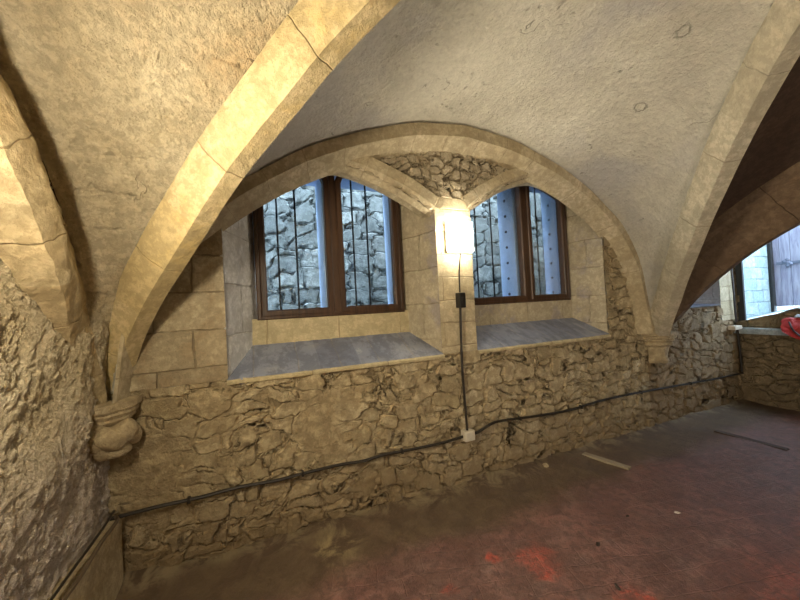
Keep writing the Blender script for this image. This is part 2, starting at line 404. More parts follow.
def mat_floor():
    t = NT('clay_floor')
    P = t.obj; o = t.sep(P)
    v = t.mapv(t.distort(P, 3, .07), (1, 1, 1), rot=(0, 0, radians(14)))
    br = t.n('ShaderNodeTexBrick', {'offset': .5}, Vector=v, Color1=(0, 0, 0), Color2=(1, 1, 1), Mortar=(.5, .5, .5), Scale=1.0,
             Mortar_Size=.005, Mortar_Smooth=1.0, Bias=0.0, Brick_Width=.26, Row_Height=.13)
    m = br.outputs['Fac']; cell = t.sep(br.outputs['Color'])[0]
    big = t.noise(P, 1.1, 5, .6).outputs['Fac']; med = t.noise(P, 6, 7, .68, .6).outputs['Fac']; fin = t.noise(P, 38, 5, .7).outputs['Fac']
    col = t.ramp(big, [(.3, (.15, .078, .066)), (.5, (.20, .105, .09)), (.7, (.25, .12, .10))])
    col = t.mix(t.math('MULTIPLY', cell, .3), col, (.24, .105, .085))
    col = t.mix(t.sm(med, .45, .72, 0, .7), col, (.24, .16, .14))
    col = t.mix(t.sm(med, .5, .3, 0, .55), col, (.075, .038, .034))
    # worn places showing bright red clay
    red = None
    for (cx, cy, r) in ((2.20, -.86, .17), (2.00, -.74, .08), (1.64, -.80, .07), (3.2, -1.8, .6), (3.95, -1.75, .55), (2.45, -1.25, .12)):
        d = t.n('ShaderNodeVectorMath', {'operation': 'DISTANCE'}, i0=t.distort(P, 9, .30, 8), i1=(cx, cy, 0)).outputs['Value']
        k = t.sm(d, r * .25, r, 1 if r < .3 else .5, 0)
        red = k if red is None else t.math('MAXIMUM', red, k)
    col = t.mix(t.math('MULTIPLY', red, t.math('MULTIPLY', t.sm(fin, .3, .6, .3, 1.0), t.sm(med, .38, .6, .25, 1.0))), col, (.62, .09, .05))
    col = t.mix(t.math('MULTIPLY', t.sm(t.rocky(P, 9), .6, .75), .35), col, (.36, .085, .055))
    rk = t.rocky(P, 16)
    col = t.mix(t.sm(rk, .42, .28, 0, .6), col, (.06, .032, .028))
    rk4 = t.rocky(P, 4.5)
    col = t.mix(t.sm(rk4, .56, .72, 0, .5), col, (.32, .22, .20))
    col = t.mix(t.sm(rk4, .47, .33, 0, .5), col, (.10, .05, .04))
    col = t.mix(t.sm(fin, .45, .8, 0, .3), col, (.05, .027, .024))
    col = t.mix(t.math('MULTIPLY', m, .2), col, (.13, .08, .07))
    # band of earth and fallen mortar at the foot of the window wall
    dy = t.sep(t.distort(P, 1.3, .5, 4))[1]
    band = t.sm(dy, -.62, -.36, 0, 1)
    soil = t.mix(t.sm(med, .35, .7), (.070, .047, .024), (.125, .088, .046))
    col = t.mix(t.math('MULTIPLY', band, .88), col, soil)
    near = t.sm(dy, -.16, -.02, 0, 1)
    col = t.mix(t.math('MULTIPLY', near, t.sm(med, .42, .62, .0, .6)), col, (.30, .24, .14))
    dust = t.n('ShaderNodeVectorMath', {'operation': 'DISTANCE'}, i0=t.distort(P, 5, .3, 4), i1=(1.18, -.22, 0)).outputs['Value']
    col = t.mix(t.math('MULTIPLY', t.sm(dust, .03, .2, 1, 0), t.sm(med, .4, .62, 0, .6)), col, (.42, .34, .17))
    h = t.math('ADD', t.math('MULTIPLY', med, .9), t.math('ADD', t.math('MULTIPLY', fin, .35), t.math('MULTIPLY', rk, .6)))
    h = t.math('SUBTRACT', h, t.math('MULTIPLY', m, t.sm(band, 0, 1, .16, .0)))
    rg = t.math('ADD', t.math('MULTIPLY', med, .35), t.sm(band, 0, 1, .22, .6))
    return t.done(col, rg, h, .013, .9)
M['floor'] = mat_floor()

def mat_wood(name, a, b, axis=2, rough=.45):
    t = NT(name)
    s = [22, 22, 22]; s[axis] = 1.6
    v = t.mapv(t.distort(t.obj, 3, .05), tuple(s))
    g = t.noise(v, 1.6, 6, .6, .8).outputs['Fac']
    col = t.mix(t.sm(g, .3, .7), a, b)
    return t.done(col, rough, g, .003, real=False)
M['oak'] = mat_wood('oak_frame', (.032, .015, .008), (.075, .036, .017))
M['door_wood'] = mat_wood('door_wood', (.24, .24, .34), (.44, .45, .56), rough=.8)
M['post_wood'] = mat_wood('post_wood', (.012, .012, .012), (.03, .028, .025), rough=.6)
M['batten'] = mat_wood('batten_wood', (.24, .19, .12), (.34, .28, .19), 1, .8)
M['board_dark'] = mat_wood('dark_board', (.045, .03, .022), (.075, .05, .038), 1, .8)
M['iron'] = mat_plain('iron', (.02, .022, .026), .5, .6)
M['hinge'] = mat_plain('hinge_iron', (.20, .22, .30), .45, .5)
M['black_plastic'] = mat_plain('black_plastic', (.012, .011, .010), .4)
M['cable'] = mat_plain('cable_black', (.020, .015, .010), .5)
M['cable_tan'] = mat_plain('cable_brown', (.10, .07, .04), .6)
M['white_plastic'] = mat_plain('white_plastic', (.55, .50, .40), .5)
M['lamp_body'] = mat_plain('lamp_body', (.75, .72, .65), .4)
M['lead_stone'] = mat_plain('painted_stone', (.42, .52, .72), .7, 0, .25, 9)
M['rivet'] = mat_plain('rivet', (.05, .06, .10), .6)
M['red_cloth'] = mat_plain('red_cloth', (.42, .022, .018), .6, 0, .3, 14)
M['grey_cloth'] = mat_plain('grey_cloth', (.33, .33, .36), .7, 0, .3, 14)
M['leaf_red'] = mat_plain('leaf_red', (.16, .035, .03), .7)
M['chip_white'] = mat_plain('chip_white', (.62, .58, .5), .7)
M['chip_dark'] = mat_plain('chip_dark', (.03, .02, .016), .8)
M['outside_stone'] = mat_rubble('outside_stone', (.30, .31, .30), [(.17, .18, .17), (.40, .40, .37), (.27, .27, .25), (.62, .61, .56)], 3.4, 1.5, .022, .05, (.0, .1), (.20, .21, .19), rough=.8, rough_h=.9)
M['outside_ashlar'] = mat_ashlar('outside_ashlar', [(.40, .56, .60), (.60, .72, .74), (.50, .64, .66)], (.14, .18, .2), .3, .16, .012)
M['outside_slab'] = mat_plaster('outside_slab', (.34, .4, .44), (.42, .5, .54), (.52, .58, .6), .006, 2, 9)
M['gravel'] = mat_rubble('gravel', (.22, .2, .18), [(.4, .4, .4), (.6, .6, .6), (.2, .07, .06)], 26, 1, .02, .2, (0, .1), (.3, .28, .26))

def mat_glass():
    t = NT('window_glass')
    fr = t.n('ShaderNodeFresnel', None, IOR=1.45).outputs[0]
    tr = t.n('ShaderNodeBsdfTransparent', None, Color=(.93, .97, .98)).outputs[0]
    gl = t.n('ShaderNodeBsdfGlossy', None, Roughness=.06).outputs[0]
    mx = t.n('ShaderNodeMixShader', None, i0=t.math('MULTIPLY', fr, .6), i1=tr, i2=gl).outputs[0]
    t.t.links.new(mx, t.out.inputs['Surface'])
    return t.m
M['glass'] = mat_glass()

def mat_emit(name, col, st):
    t = NT(name)
    e = t.n('ShaderNodeEmission', None, Color=col, Strength=st)
    t.t.links.new(e.outputs[0], t.out.inputs['Surface'])
    return t.m
M['lamp_glow'] = mat_emit('lamp_glow', (1.0, .90, .70), 27.0)
M['lamp_glow_side'] = mat_emit('lamp_glow_side', (1.0, .86, .62), 66.0)
M['fill_glow_rear'] = mat_emit('fill_glow_rear', (1.0, .90, .76), 215.0)

# ------------------------------------------------------------------ dimensions
W = 4.8; B = 5.1; SPR = 1.05; XR = 6.6
SILL = 1.085
WIN = [dict(x0=.58, x1=2.13, b0=.76, b1=1.97, fz=1.44, spr=2.20, apex=2.52, ax=1.36, bspr=2.56, bap=2.72, ml=1.29, mr=1.455),
       dict(x0=2.47, x1=4.10, b0=2.60, b1=4.02, fz=1.46, spr=2.26, apex=2.62, ax=3.28, bspr=2.66, bap=2.88, ml=3.33, mr=3.53)]
YB = .40      # plane of the window frames
def head(w, x, back=False):
    a, b = (w['b0'], w['b1']) if back else (w['x0'], w['x1'])
    c = (a + b) / 2; u = min(1, abs(x - c) / ((b - a) / 2))
    s, p = (w['bspr'], w['bap']) if back else (w['spr'], w['apex'])
    return s + (p - s) * (1 - u ** 1.55) 

# ---- wall rib curve (extrados) measured from each corner
WR_D = [(.16, 1.05), (.24, 1.42), (.33, 1.82), (.55, 2.17), (.82, 2.39), (1.08, 2.56), (1.36, 2.69), (1.66, 2.80), (2.0, 2.89), (2.4, 2.93)]
WRI_D = [(.25, 1.05), (.32, 1.42), (.42, 1.72), (.67, 2.06), (.94, 2.29), (1.28, 2.47), (1.65, 2.61), (2.07, 2.71), (2.4, 2.74)]
N_T = 110
wrL = catmull([(d, -.10, z) for d, z in [(.04, 1.05), (.09, 1.42), (.22, 1.80), (.50, 2.14)] + WR_D[4:]], N_T)
wrR = catmull([(W - d, -.10, z) for d, z in WR_D], N_T)
# ---- diagonal ribs (soffit arris facing the camera)
DL = [(-.03, 1.03), (.08, 1.3), (.265, 1.59), (.48, 1.85), (.70, 2.10), (.94, 2.31), (1.26, 2.56), (1.70, 2.80), (2.15, 2.935), (2.40, 2.965), (2.55, 2.97)]
DR = [(.16, 1.03), (.34, 1.3), (.60, 1.665), (.90, 2.04), (1.19, 2.36), (1.45, 2.59), (1.67, 2.74), (2.1, 2.925), (2.40, 2.965), (2.55, 2.97)]
dL = catmull([(.94 * d + .025, -d + .025, z) for d, z in DL], N_T)
dR = catmull([(W - .94 * d + .03, -d - .03, z) for d, z in DR], N_T)
latL = Vector((.73, .685, 0)); latR = Vector((.73, -.685, 0))
up15 = .12
def raised(path, lat, h):
    out = []
    for i, p in enumerate(path):
        T = (path[min(len(path) - 1, i + 1)] - path[max(0, i - 1)]).normalized()
        N = lat.cross(T).normalized()
        if N.z < 0: N = -N
        out.append(p + N * h)
    return out
dLw = raised(dL, latL, up15); dRw = raised(dR, latR, up15)
# ---- wall rib on the left wall, and transverse arch on the right
LR = [(.08, 1.05), (.26, 1.56), (.37, 1.84), (.56, 2.14), (.71, 2.29), (.86, 2.42), (1.3, 2.72), (1.9, 2.93), (2.55, 3.0)]
lrib = catmull([(.0, -d, z) for d, z in LR], N_T)
LA = [(.27, 1.05), (.42, 1.30), (.53, 1.59), (.62, 1.84), (.76, 2.06), (.92, 2.25), (1.3, 2.55), (1.9, 2.77), (2.55, 2.85)]
larr = catmull([(.08, -d, z) for d, z in LA], N_T)
TR = [(.06, 1.02), (.24, 1.19), (.50, 1.49), (.80, 1.76), (1.17, 2.00), (1.7, 2.25), (2.2, 2.38), (2.55, 2.42)]
tran = catmull([(4.80, -d, z) for d, z in TR], N_T)
tranw = raised(tran, Vector((1, 0, 0)), .37)
for k, p in enumerate(tranw):           # the springing closes on the capital
    f = min(1, k / 25); tranw[k] = tran[k].lerp(p, f)
tranw = [Vector((4.72, p.y, p.z)) for p in tranw]

def mir(p): return Vector((p[0], -B - p[1], p[2]))
def web(patch, A, Bc, n, mi, flip=False, sag=.05, both=True):
    G = []
    for a, b in zip(A, Bc):
        row = []
        for j in range(n + 1):
            s = j / n; p = a.lerp(b, s)
            p = p + Vector((0, 0, 1)) * sag * 4 * s * (1 - s)
            row.append(p)
        G.append(row)
    patch.grid(G, mi, flip)
    if both: patch.grid([[mir(p) for p in r] for r in G], mi, not flip)

# ceiling ------------------------------------------------------------
pc = Patch()
apx = (dLw[-1] + dRw[-1]) / 2; dLw[-1] = apx; dRw[-1] = apx
for dw in (dLw, dRw):
    for k in range(1, 12):
        f = k / 12; dw[-1 - k] = (dw[-1 - k] * f + Vector((dw[-1 - k].x, dw[-1 - k].y, apx.z)) * (1 - f))
web(pc, wrL + wrR[::-1][1:], dLw + dRw[::-1][1:], 120, 0, False)
web(pc, lrib, dLw, 110, 1, True)
web(pc, tranw, dRw, 60, 2, False, both=True)
# neighbouring bay past the transverse arch
G = []
for x in span(4.7, XR + .02, .1):
    u = (x - 4.7) / (XR - 4.7)
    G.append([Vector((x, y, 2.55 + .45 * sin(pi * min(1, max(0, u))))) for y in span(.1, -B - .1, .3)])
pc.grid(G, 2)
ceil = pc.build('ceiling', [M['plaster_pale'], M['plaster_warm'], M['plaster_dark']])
tag(ceil, 'plastered cross vault of the cellar, pale over the windows, dark on the right', kind='structure')
box('light_seal_slab', -.4, XR + .02, -B - .4, .80, 3.22, 3.4, M['plaster_dark'], 0)['kind'] = 'structure'  # unseen slab added over the vault to keep daylight out

# ribs ----------------------------------------------------------------
SEC = [(-.104, .17), (-.100, .125), (-.045, .0), (.045, 0), (.100, .125), (.104, .17)]
def rib(name, path, lat, sec, m, label, mirror=False, jit=.006, seed=0):
    if mirror: path = [mir(p) for p in path]; lat = Vector((lat[0], -lat[1], 0))
    # make the section's h point upward
    T = (path[40] - path[30]).normalized(); N = Vector(lat).cross(T)
    if N.z < 0: lat = -Vector(lat); sec = [(-w, h) for w, h in sec]
    g, u = sweep(path, lat, sec, .016, jitter=jit, seed=seed)
    p = Patch().grid(g, 0, False, u)
    o = p.build(name, m)
    bm = bmesh.new(); bm.from_mesh(o.data); bmesh.ops.recalc_face_normals(bm, faces=bm.faces)
    # normals must face out of the stone (downwards at the soffit)
    s = sum(f.normal.z for f in bm.faces)
    if s > 0: bmesh.ops.reverse_faces(bm, faces=bm.faces)
    bm.to_mesh(o.data); bm.free()
    if label: tag(o, label, kind='structure')
    o['kind'] = 'structure'
    return o
fine = lambda P: catmull(P[::5] + ([P[-1]] if (len(P) - 1) % 5 else []), 220)
rib('vault_rib', fine(dL), latL, SEC, M['rib_warm'], 'yellow lit diagonal stone rib rising from the left corner corbel')
rib('vault_rib', fine(dR), latR, SEC, M['rib_pale'], 'pale diagonal stone rib rising from the right corbel beside the dark vault', seed=4)
rib('vault_rib', dL, latL, SEC, M['rib_warm'], None, True)
rib('vault_rib', dR, latR, SEC, M['rib_pale'], None, True)
# wall rib over the windows: full arch, two faces
full = fine(wrL) + list(reversed(fine(wrR)))[1:]
inn = catmull([(d, .0, z) for d, z in [(.07, 1.05), (.13, 1.42), (.28, 1.76), (.60, 2.05)] + WRI_D[4:]], 220); innR = catmull([(W - d, .0, z) for d, z in WRI_D], 220)
infull = inn + list(reversed(innR))[1:]
G = []; U = []; u = 0
for i, (a, b) in enumerate(zip(full, infull)):
    if i: u += (a - full[i - 1]).length
    yf = -.135
    out = Vector((a.x, -.03, a.z)); dirv = (Vector((b.x, 0, b.z)) - Vector((a.x, 0, a.z)))
    mid = Vector((a.x, yf, a.z)) + dirv * .50; bot = Vector((b.x, .03, b.z)); edge = Vector((a.x, yf, a.z))
    pts = [out, edge, mid, bot]; row = []; ur = []; vv = 0
    for k in range(3):
        n = 6
        for j in range(n): row.append(pts[k].lerp(pts[k + 1], j / n)); ur.append((u, vv + j / n * .1))
        vv += .1
    row.append(bot); ur.append((u, vv))
    row = [q + Vector(noise.noise_vector(q * 3)) * .006 for q in row]
    G.append(row); U.append(ur)
o = Patch().grid(G, 0, False, U).build('wall_rib', M['rib_wall'])
bm = bmesh.new(); bm.from_mesh(o.data); bmesh.ops.recalc_face_normals(bm, faces=bm.faces)
if sum(f.normal.y for f in bm.faces) > 0: bmesh.ops.reverse_faces(bm, faces=bm.faces)
bm.to_mesh(o.data); bm.free()
tag(o, 'broad pale stone arch spanning over both cellar windows', kind='structure')
# left wall rib
def side_rib(pw_, pa_, m, label):
    G = []; U = []; u = 0
    for i, (a, p) in enumerate(zip(pw_, pa_)):
        T = (pa_[min(len(pa_) - 1, i + 1)] - pa_[max(0, i - 1)]).normalized()
        N = Vector((1, 0, 0)).cross(T); N = N if N.z > 0 else -N
        if i: u += (p - pa_[i - 1]).length
        f = max(0, min(1, (p.z - 1.25) / .6)); f = f * f * (3 - 2 * f)
        p = Vector((-.03 + (p.x + .03) * f, p.y * (.6 + .4 * f), p.z))
        lo = p - N * (.05 + .09 * f); bk = Vector((-.06, lo.y, lo.z)) - N * .03
        K_ = [Vector((-.04, a.y, a.z)), Vector((.0, a.y, a.z)), p, lo, bk]
        row = []; ur = []; vv = 0
        for (c, d_) in zip(K_, K_[1:]):
            for j in range(9):
                q = c.lerp(d_, j / 9); q = q + Vector(noise.noise_vector(q * 4)) * .014 + Vector(noise.noise_vector(q * 17)) * .009
                row.append(q); ur.append((u, vv)); vv += .02
        G.append(row); U.append(ur)
    o = Patch().grid(G, 0, False, U).build('wall_rib', m)
    bm = bmesh.new(); bm.from_mesh(o.data); bmesh.ops.recalc_face_normals(bm, faces=bm.faces)
    if sum(f.normal.x for f in bm.faces) < 0: bmesh.ops.reverse_faces(bm, faces=bm.faces)
    bm.to_mesh(o.data); bm.free()
    o['kind'] = 'structure'
    if label: o['label'] = label
side_rib(fine(lrib), fine(larr), M['rib_left'], 'worn yellow stone rib curving up the left wall')
side_rib([mir(p) for p in lrib], [mir(p) for p in larr], M['rib_left'], None)
# transverse arch, broad and dark
STR = [(-.12, .40), (-.12, .30), (-.10, .27), (-.10, .20), (-.07, .17), (-.06, .11), (-.01, .0), (.06, .0), (.16, .12), (.16, .40)]
for mm in (False, True):
    P = fine(tran)
    if mm: P = [mir(p) for p in P]
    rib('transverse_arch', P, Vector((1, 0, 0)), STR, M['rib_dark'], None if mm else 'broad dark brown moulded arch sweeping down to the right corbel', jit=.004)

# ------------------------------------------------------------------ window wall
pw = Patch()
MI = dict(rubble=0, ashlar=1, pier=2, spandrel=3, right=4)
def wpatch(x0, x1, zf0, zf1, mi, step=.014, y=0.0, zstep=None, n=None):
    xs = span(x0, x1, step)
    n = n or max(2, int((zf1((x0 + x1) / 2) - zf0((x0 + x1) / 2)) / (zstep or step)))
    G = []
    for x in xs:
        a, b = zf0(x), zf1(x)
        G.append([Vector((x, y, a + (b - a) * j / n)) for j in range(n + 1)])
    pw.grid(G, mi)
K = lambda c: (lambda x: c)
wpatch(-.15, 4.7, K(-.05), K(SILL), 0, .0125)
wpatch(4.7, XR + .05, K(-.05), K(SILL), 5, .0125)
wpatch(-.15, .58, K(SILL), K(2.5), 1, .0125)
wpatch(-.1, .58, K(2.5), K(3.2), 3, .05)
w1, w2 = WIN
wpatch(w1['x1'], w2['x0'], K(SILL), K(2.37), 2, .0125)
wpatch(w1['x1'], w2['x0'], K(2.37), K(3.2), 3, .0125)
for w in WIN:
    wpatch(w['x0'], w['x1'], lambda x, w=w: head(w, x) + .03, K(3.2), 3, .0125, zstep=.0125)
wpatch(w2['x1'], 5.05, K(SILL), K(2.4), 0, .0125)
wpatch(w2['x1'], 5.05, K(2.4), K(3.2), 3, .05)
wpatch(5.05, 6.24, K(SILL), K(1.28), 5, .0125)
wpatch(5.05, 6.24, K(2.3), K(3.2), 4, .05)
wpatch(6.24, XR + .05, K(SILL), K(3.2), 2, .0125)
wall = pw.build('wall_window', [M['rubble'], M['ashlar'], M['ashlar_pier'], M['rubble_spandrel'], M['rubble_right'], M['rubble_shade']], weld=.0005)
# normals toward -y
bm = bmesh.new(); bm.from_mesh(wall.data); bmesh.ops.recalc_face_normals(bm, faces=bm.faces)
for f in bm.faces:
    if f.normal.y > 0: f.normal_flip()
bm.to_mesh(wall.data); bm.free()
tag(wall, 'rough rubble stone wall pierced by the two leaded windows', kind='structure')

# outer face of the wall and of the window shafts
YO = .78
po = Patch()
def opatch(x0, x1, z0, z1, step=.1):
    po.grid([[Vector((x, YO, z)) for z in span(z0, z1, step)] for x in span(x0, x1, step)], 0, True)
EXT = [(.82, 1.97, 1.42, 2.66), (2.66, 4.10, 1.44, 2.82), (5.3, 6.2, 1.3, 2.3)]
xs = [-.6] + [v for e in EXT for v in e[:2]] + [7.0]
for a, b in zip(xs[::2], xs[1::2]): opatch(a, b, -.1, 3.4)
for (a, b, z0, z1) in EXT: opatch(a, b, -.1, z0); opatch(a, b, z1, 3.4)
po.grid([[Vector((6.98, y, z)) for z in span(-.1, 3.4, .3)] for y in (0.03, YO)], 0)
po.grid([[Vector((x, y, -.12)) for y in (-.1, YO)] for x in span(-.6, 7.0, .3)], 0)
oo = po.build('wall_exterior', M['outside_stone']); oo['kind'] = 'structure'

# recesses: reveals, soffit
RIV = []
def recess(w, k, mats, ext):
    p = Patch()
    
    x0, x1, b0, b1 = w['x0'], w['x1'], w['b0'], w['b1']; z0 = SILL - .02
    def side(xa, xb, mi, flip):
        G = []
        for i in range(29):
            s = i / 28; x = xa + (xb - xa) * s; y = .003 + (YB + .05) * s
            zt = (w['spr'] + .03) + (w['bspr'] - w['spr'] + .05) * min(1, s * 2.2)
            if i == 0: G.append([Vector((x + (.04 if xa > xb else -.04), .02, z)) for z in lin(z0, zt, 84)])
            G.append([Vector((x, y, z)) for z in lin(z0, zt, 84)])
        p.grid(G, mi, flip)
    side(x0, b0, 0, False); side(x1, b1, 1, True)
    G = []
    for i in range(61):
        u = i / 60; xa = x0 + (x1 - x0) * u; xb = b0 + (b1 - b0) * u
        za = head(w, xa) + .03; zb = head(w, xb, True) + .05
        row = []
        for j in range(29):
            s = j / 28
            row.append(Vector((xa + (xb - xa) * s, .003 + (YB + .05) * s, za + (zb - za) * min(1, s * 2.2))))
        G.append(row)
    p.grid(G, 1, True)
    o = p.build('window_recess', mats)
    o['kind'] = 'structure'
    o['label'] = ['splayed stone recess of the left window', 'splayed stone recess of the right window'][k]
    # hood arch on the face
    path = catmull([(x0 + (x1 - x0) * i / 24, 0, head(w, x0 + (x1 - x0) * i / 24)) for i in range(25)], 150)
    SECH = [(.02, .15), (-.035, .145), (-.035, .06), (.06, .0), (.15, .0), (.18, .06)]
    G, U = [], []; u = 0
    for i, q in enumerate(path):
        T = (path[min(150, i + 1)] - path[max(0, i - 1)]).normalized()
        N = Vector((0, 1, 0)).cross(T); N = N if N.z > 0 else -N
        if i: u += (q - path[i - 1]).length
        row, ur, vv = [], [], 0
        for (a, b) in zip(SECH, SECH[1:]):
            for j in range(5):
                s = j / 5
                r = q + Vector((0, a[0] + (b[0] - a[0]) * s, 0)) + N * (a[1] + (b[1] - a[1]) * s)
                row.append(r + Vector(noise.noise_vector(r * 4)) * .005); ur.append((u, vv)); vv += .02
        G.append(row); U.append(ur)
    h = Patch().grid(G, 0, False, U).build('window_arch', M['rib_wall'])
    bm = bmesh.new(); bm.from_mesh(h.data); bmesh.ops.recalc_face_normals(bm, faces=bm.faces)
    if sum(f.normal.y for f in bm.faces) > 0: bmesh.ops.reverse_faces(bm, faces=bm.faces)
    bm.to_mesh(h.data); bm.free()
    h['kind'] = 'structure'
    h['label'] = ['stone head arch over the left window', 'stone head arch over the right window'][k]
    # outer shaft through the wall thickness
    ex0, ex1, ez0, ez1 = ext
    s = Patch()
    def quad(a, b, c, d, mi=0):
        s.grid([[Vector(a), Vector(b)], [Vector(d), Vector(c)]], mi)
    ya = YB + .045; exn = ex1 - (.07 if k == 0 else .12)
    for (X0, X1, Z0, Z1, Yy, mi) in ((b0 - .1, ex0, ez0 - .3, ez1 + .3, ya, 0), (exn, b1 + .12, ez0 - .3, ez1 + .3, ya, 0), (ex0, ex1, ez0 - .3, ez0, ya, 0), (ex0, ex1, ez1, ez1 + .5, ya, 0)):
        quad((X0, Yy, Z0), (X0, Yy, Z1), (X1, Yy, Z1), (X1, Yy, Z0))
    quad((ex0, ya, ez0), (ex0, YO, ez0), (ex0, YO, ez1), (ex0, ya, ez1), 0)
    quad((exn, ya, ez0), (ex1, YO, ez0), (ex1, YO, ez1), (exn, ya, ez1), 0)
    if k == 1:
        for q in range(7):
            bm = bmesh.new()
            bmesh.ops.create_icosphere(bm, subdivisions=2, radius=.016, matrix=Matrix.Translation(((exn + ex1) / 2 - .001, (ya + YO) / 2, w['fz'] + .1 + q * .175)))
            RIV.append(bm_obj('rivet', bm, M['rivet'], None, True))
    quad((ex0, ya, ez0), (ex1, ya, ez0), (ex1, YO, ez0), (ex0, YO, ez0), 0)
    quad((ex0, ya, ez1), (ex1, ya, ez1), (ex1, YO, ez1), (ex0, YO, ez1), 0)
    so = s.build('window_shaft', [M['lead_stone']], smooth=False); so['kind'] = 'structure'
recess(w1, 0, [M['reveal_grey'], M['reveal']], EXT[0])
recess(w2, 1, [M['reveal'], M['reveal']], EXT[1])

# ------------------------------------------------------------------ windows
def loop_frame(name, pts, wd, y0, y1, m, parent, bev=.008):
    """timber frame following a closed outline (x,z), wd wide inward, from y0 (room side) to y1"""
    n = len(pts)
    def inset(d):
        out = []
        for i in range(n):
            a, b, c = Vector(pts[i - 1]), Vector(pts[i]), Vector(pts[(i + 1) % n])
            e1 = (b - a).normalized(); e2 = (c - b).normalized()
            n1 = Vector((-e1.y, e1.x)); n2 = Vector((-e2.y, e2.x))
            bis = (n1 + n2)
            bis = bis / max(.3, bis.length_squared) * 2 if bis.length > 1e-6 else n1
            out.append(b + bis * d)
        return out
    O, I = inset(0), inset(wd)
    O2, I2 = inset(bev), inset(wd - bev)
    rings = [[(p.x, y1, p.y) for p in O], [(p.x, y0 + bev, p.y) for p in O], [(p.x, y0, p.y) for p in O2],
             [(p.x, y0, p.y) for p in I2], [(p.x, y0 + bev, p.y) for p in I], [(p.x, y1, p.y) for p in I]]
    bm = bmesh.new(); R = [[bm.verts.new(v) for v in r] for r in rings]
    for a in range(len(R)):
        A, Bq = R[a], R[(a + 1) % len(R)]
        for i in range(n): bm.faces.new((A[i], A[(i + 1) % n], Bq[(i + 1) % n], Bq[i]))
    return bm_obj(name, bm, m, parent), I

def pane(name, I, y, m, parent):
    bm = bmesh.new()
    f = bm.faces.new([bm.verts.new((p.x, y, p.y)) for p in I])
    r = bmesh.ops.extrude_face_region(bm, geom=[f])
    bmesh.ops.translate(bm, verts=[v for v in r['geom'] if isinstance(v, bmesh.types.BMVert)], vec=(0, .004, 0))
    return bm_obj(name, bm, m, parent)

def light_outline(w, xa, xb, inner, drop=.03):
    """outline of one arched casement, anticlockwise; `inner` is the side of the mullion"""
    z0 = w['fz'] + .022
    pts = [(xa, z0), (xb, z0)]
    top = lambda x: head(w, x, True) - drop
    r = .13
    N = 14; arc = []
    for i in range(N + 1):
        x = xb + (xa - xb) * i / N
        z = top(x)
        d = abs(x - (xb if inner == 'r' else xa))
        if d < r: z -= r - sqrt(max(0, r * r - (r - d) ** 2))
        arc.append((x, z))
    return pts + arc

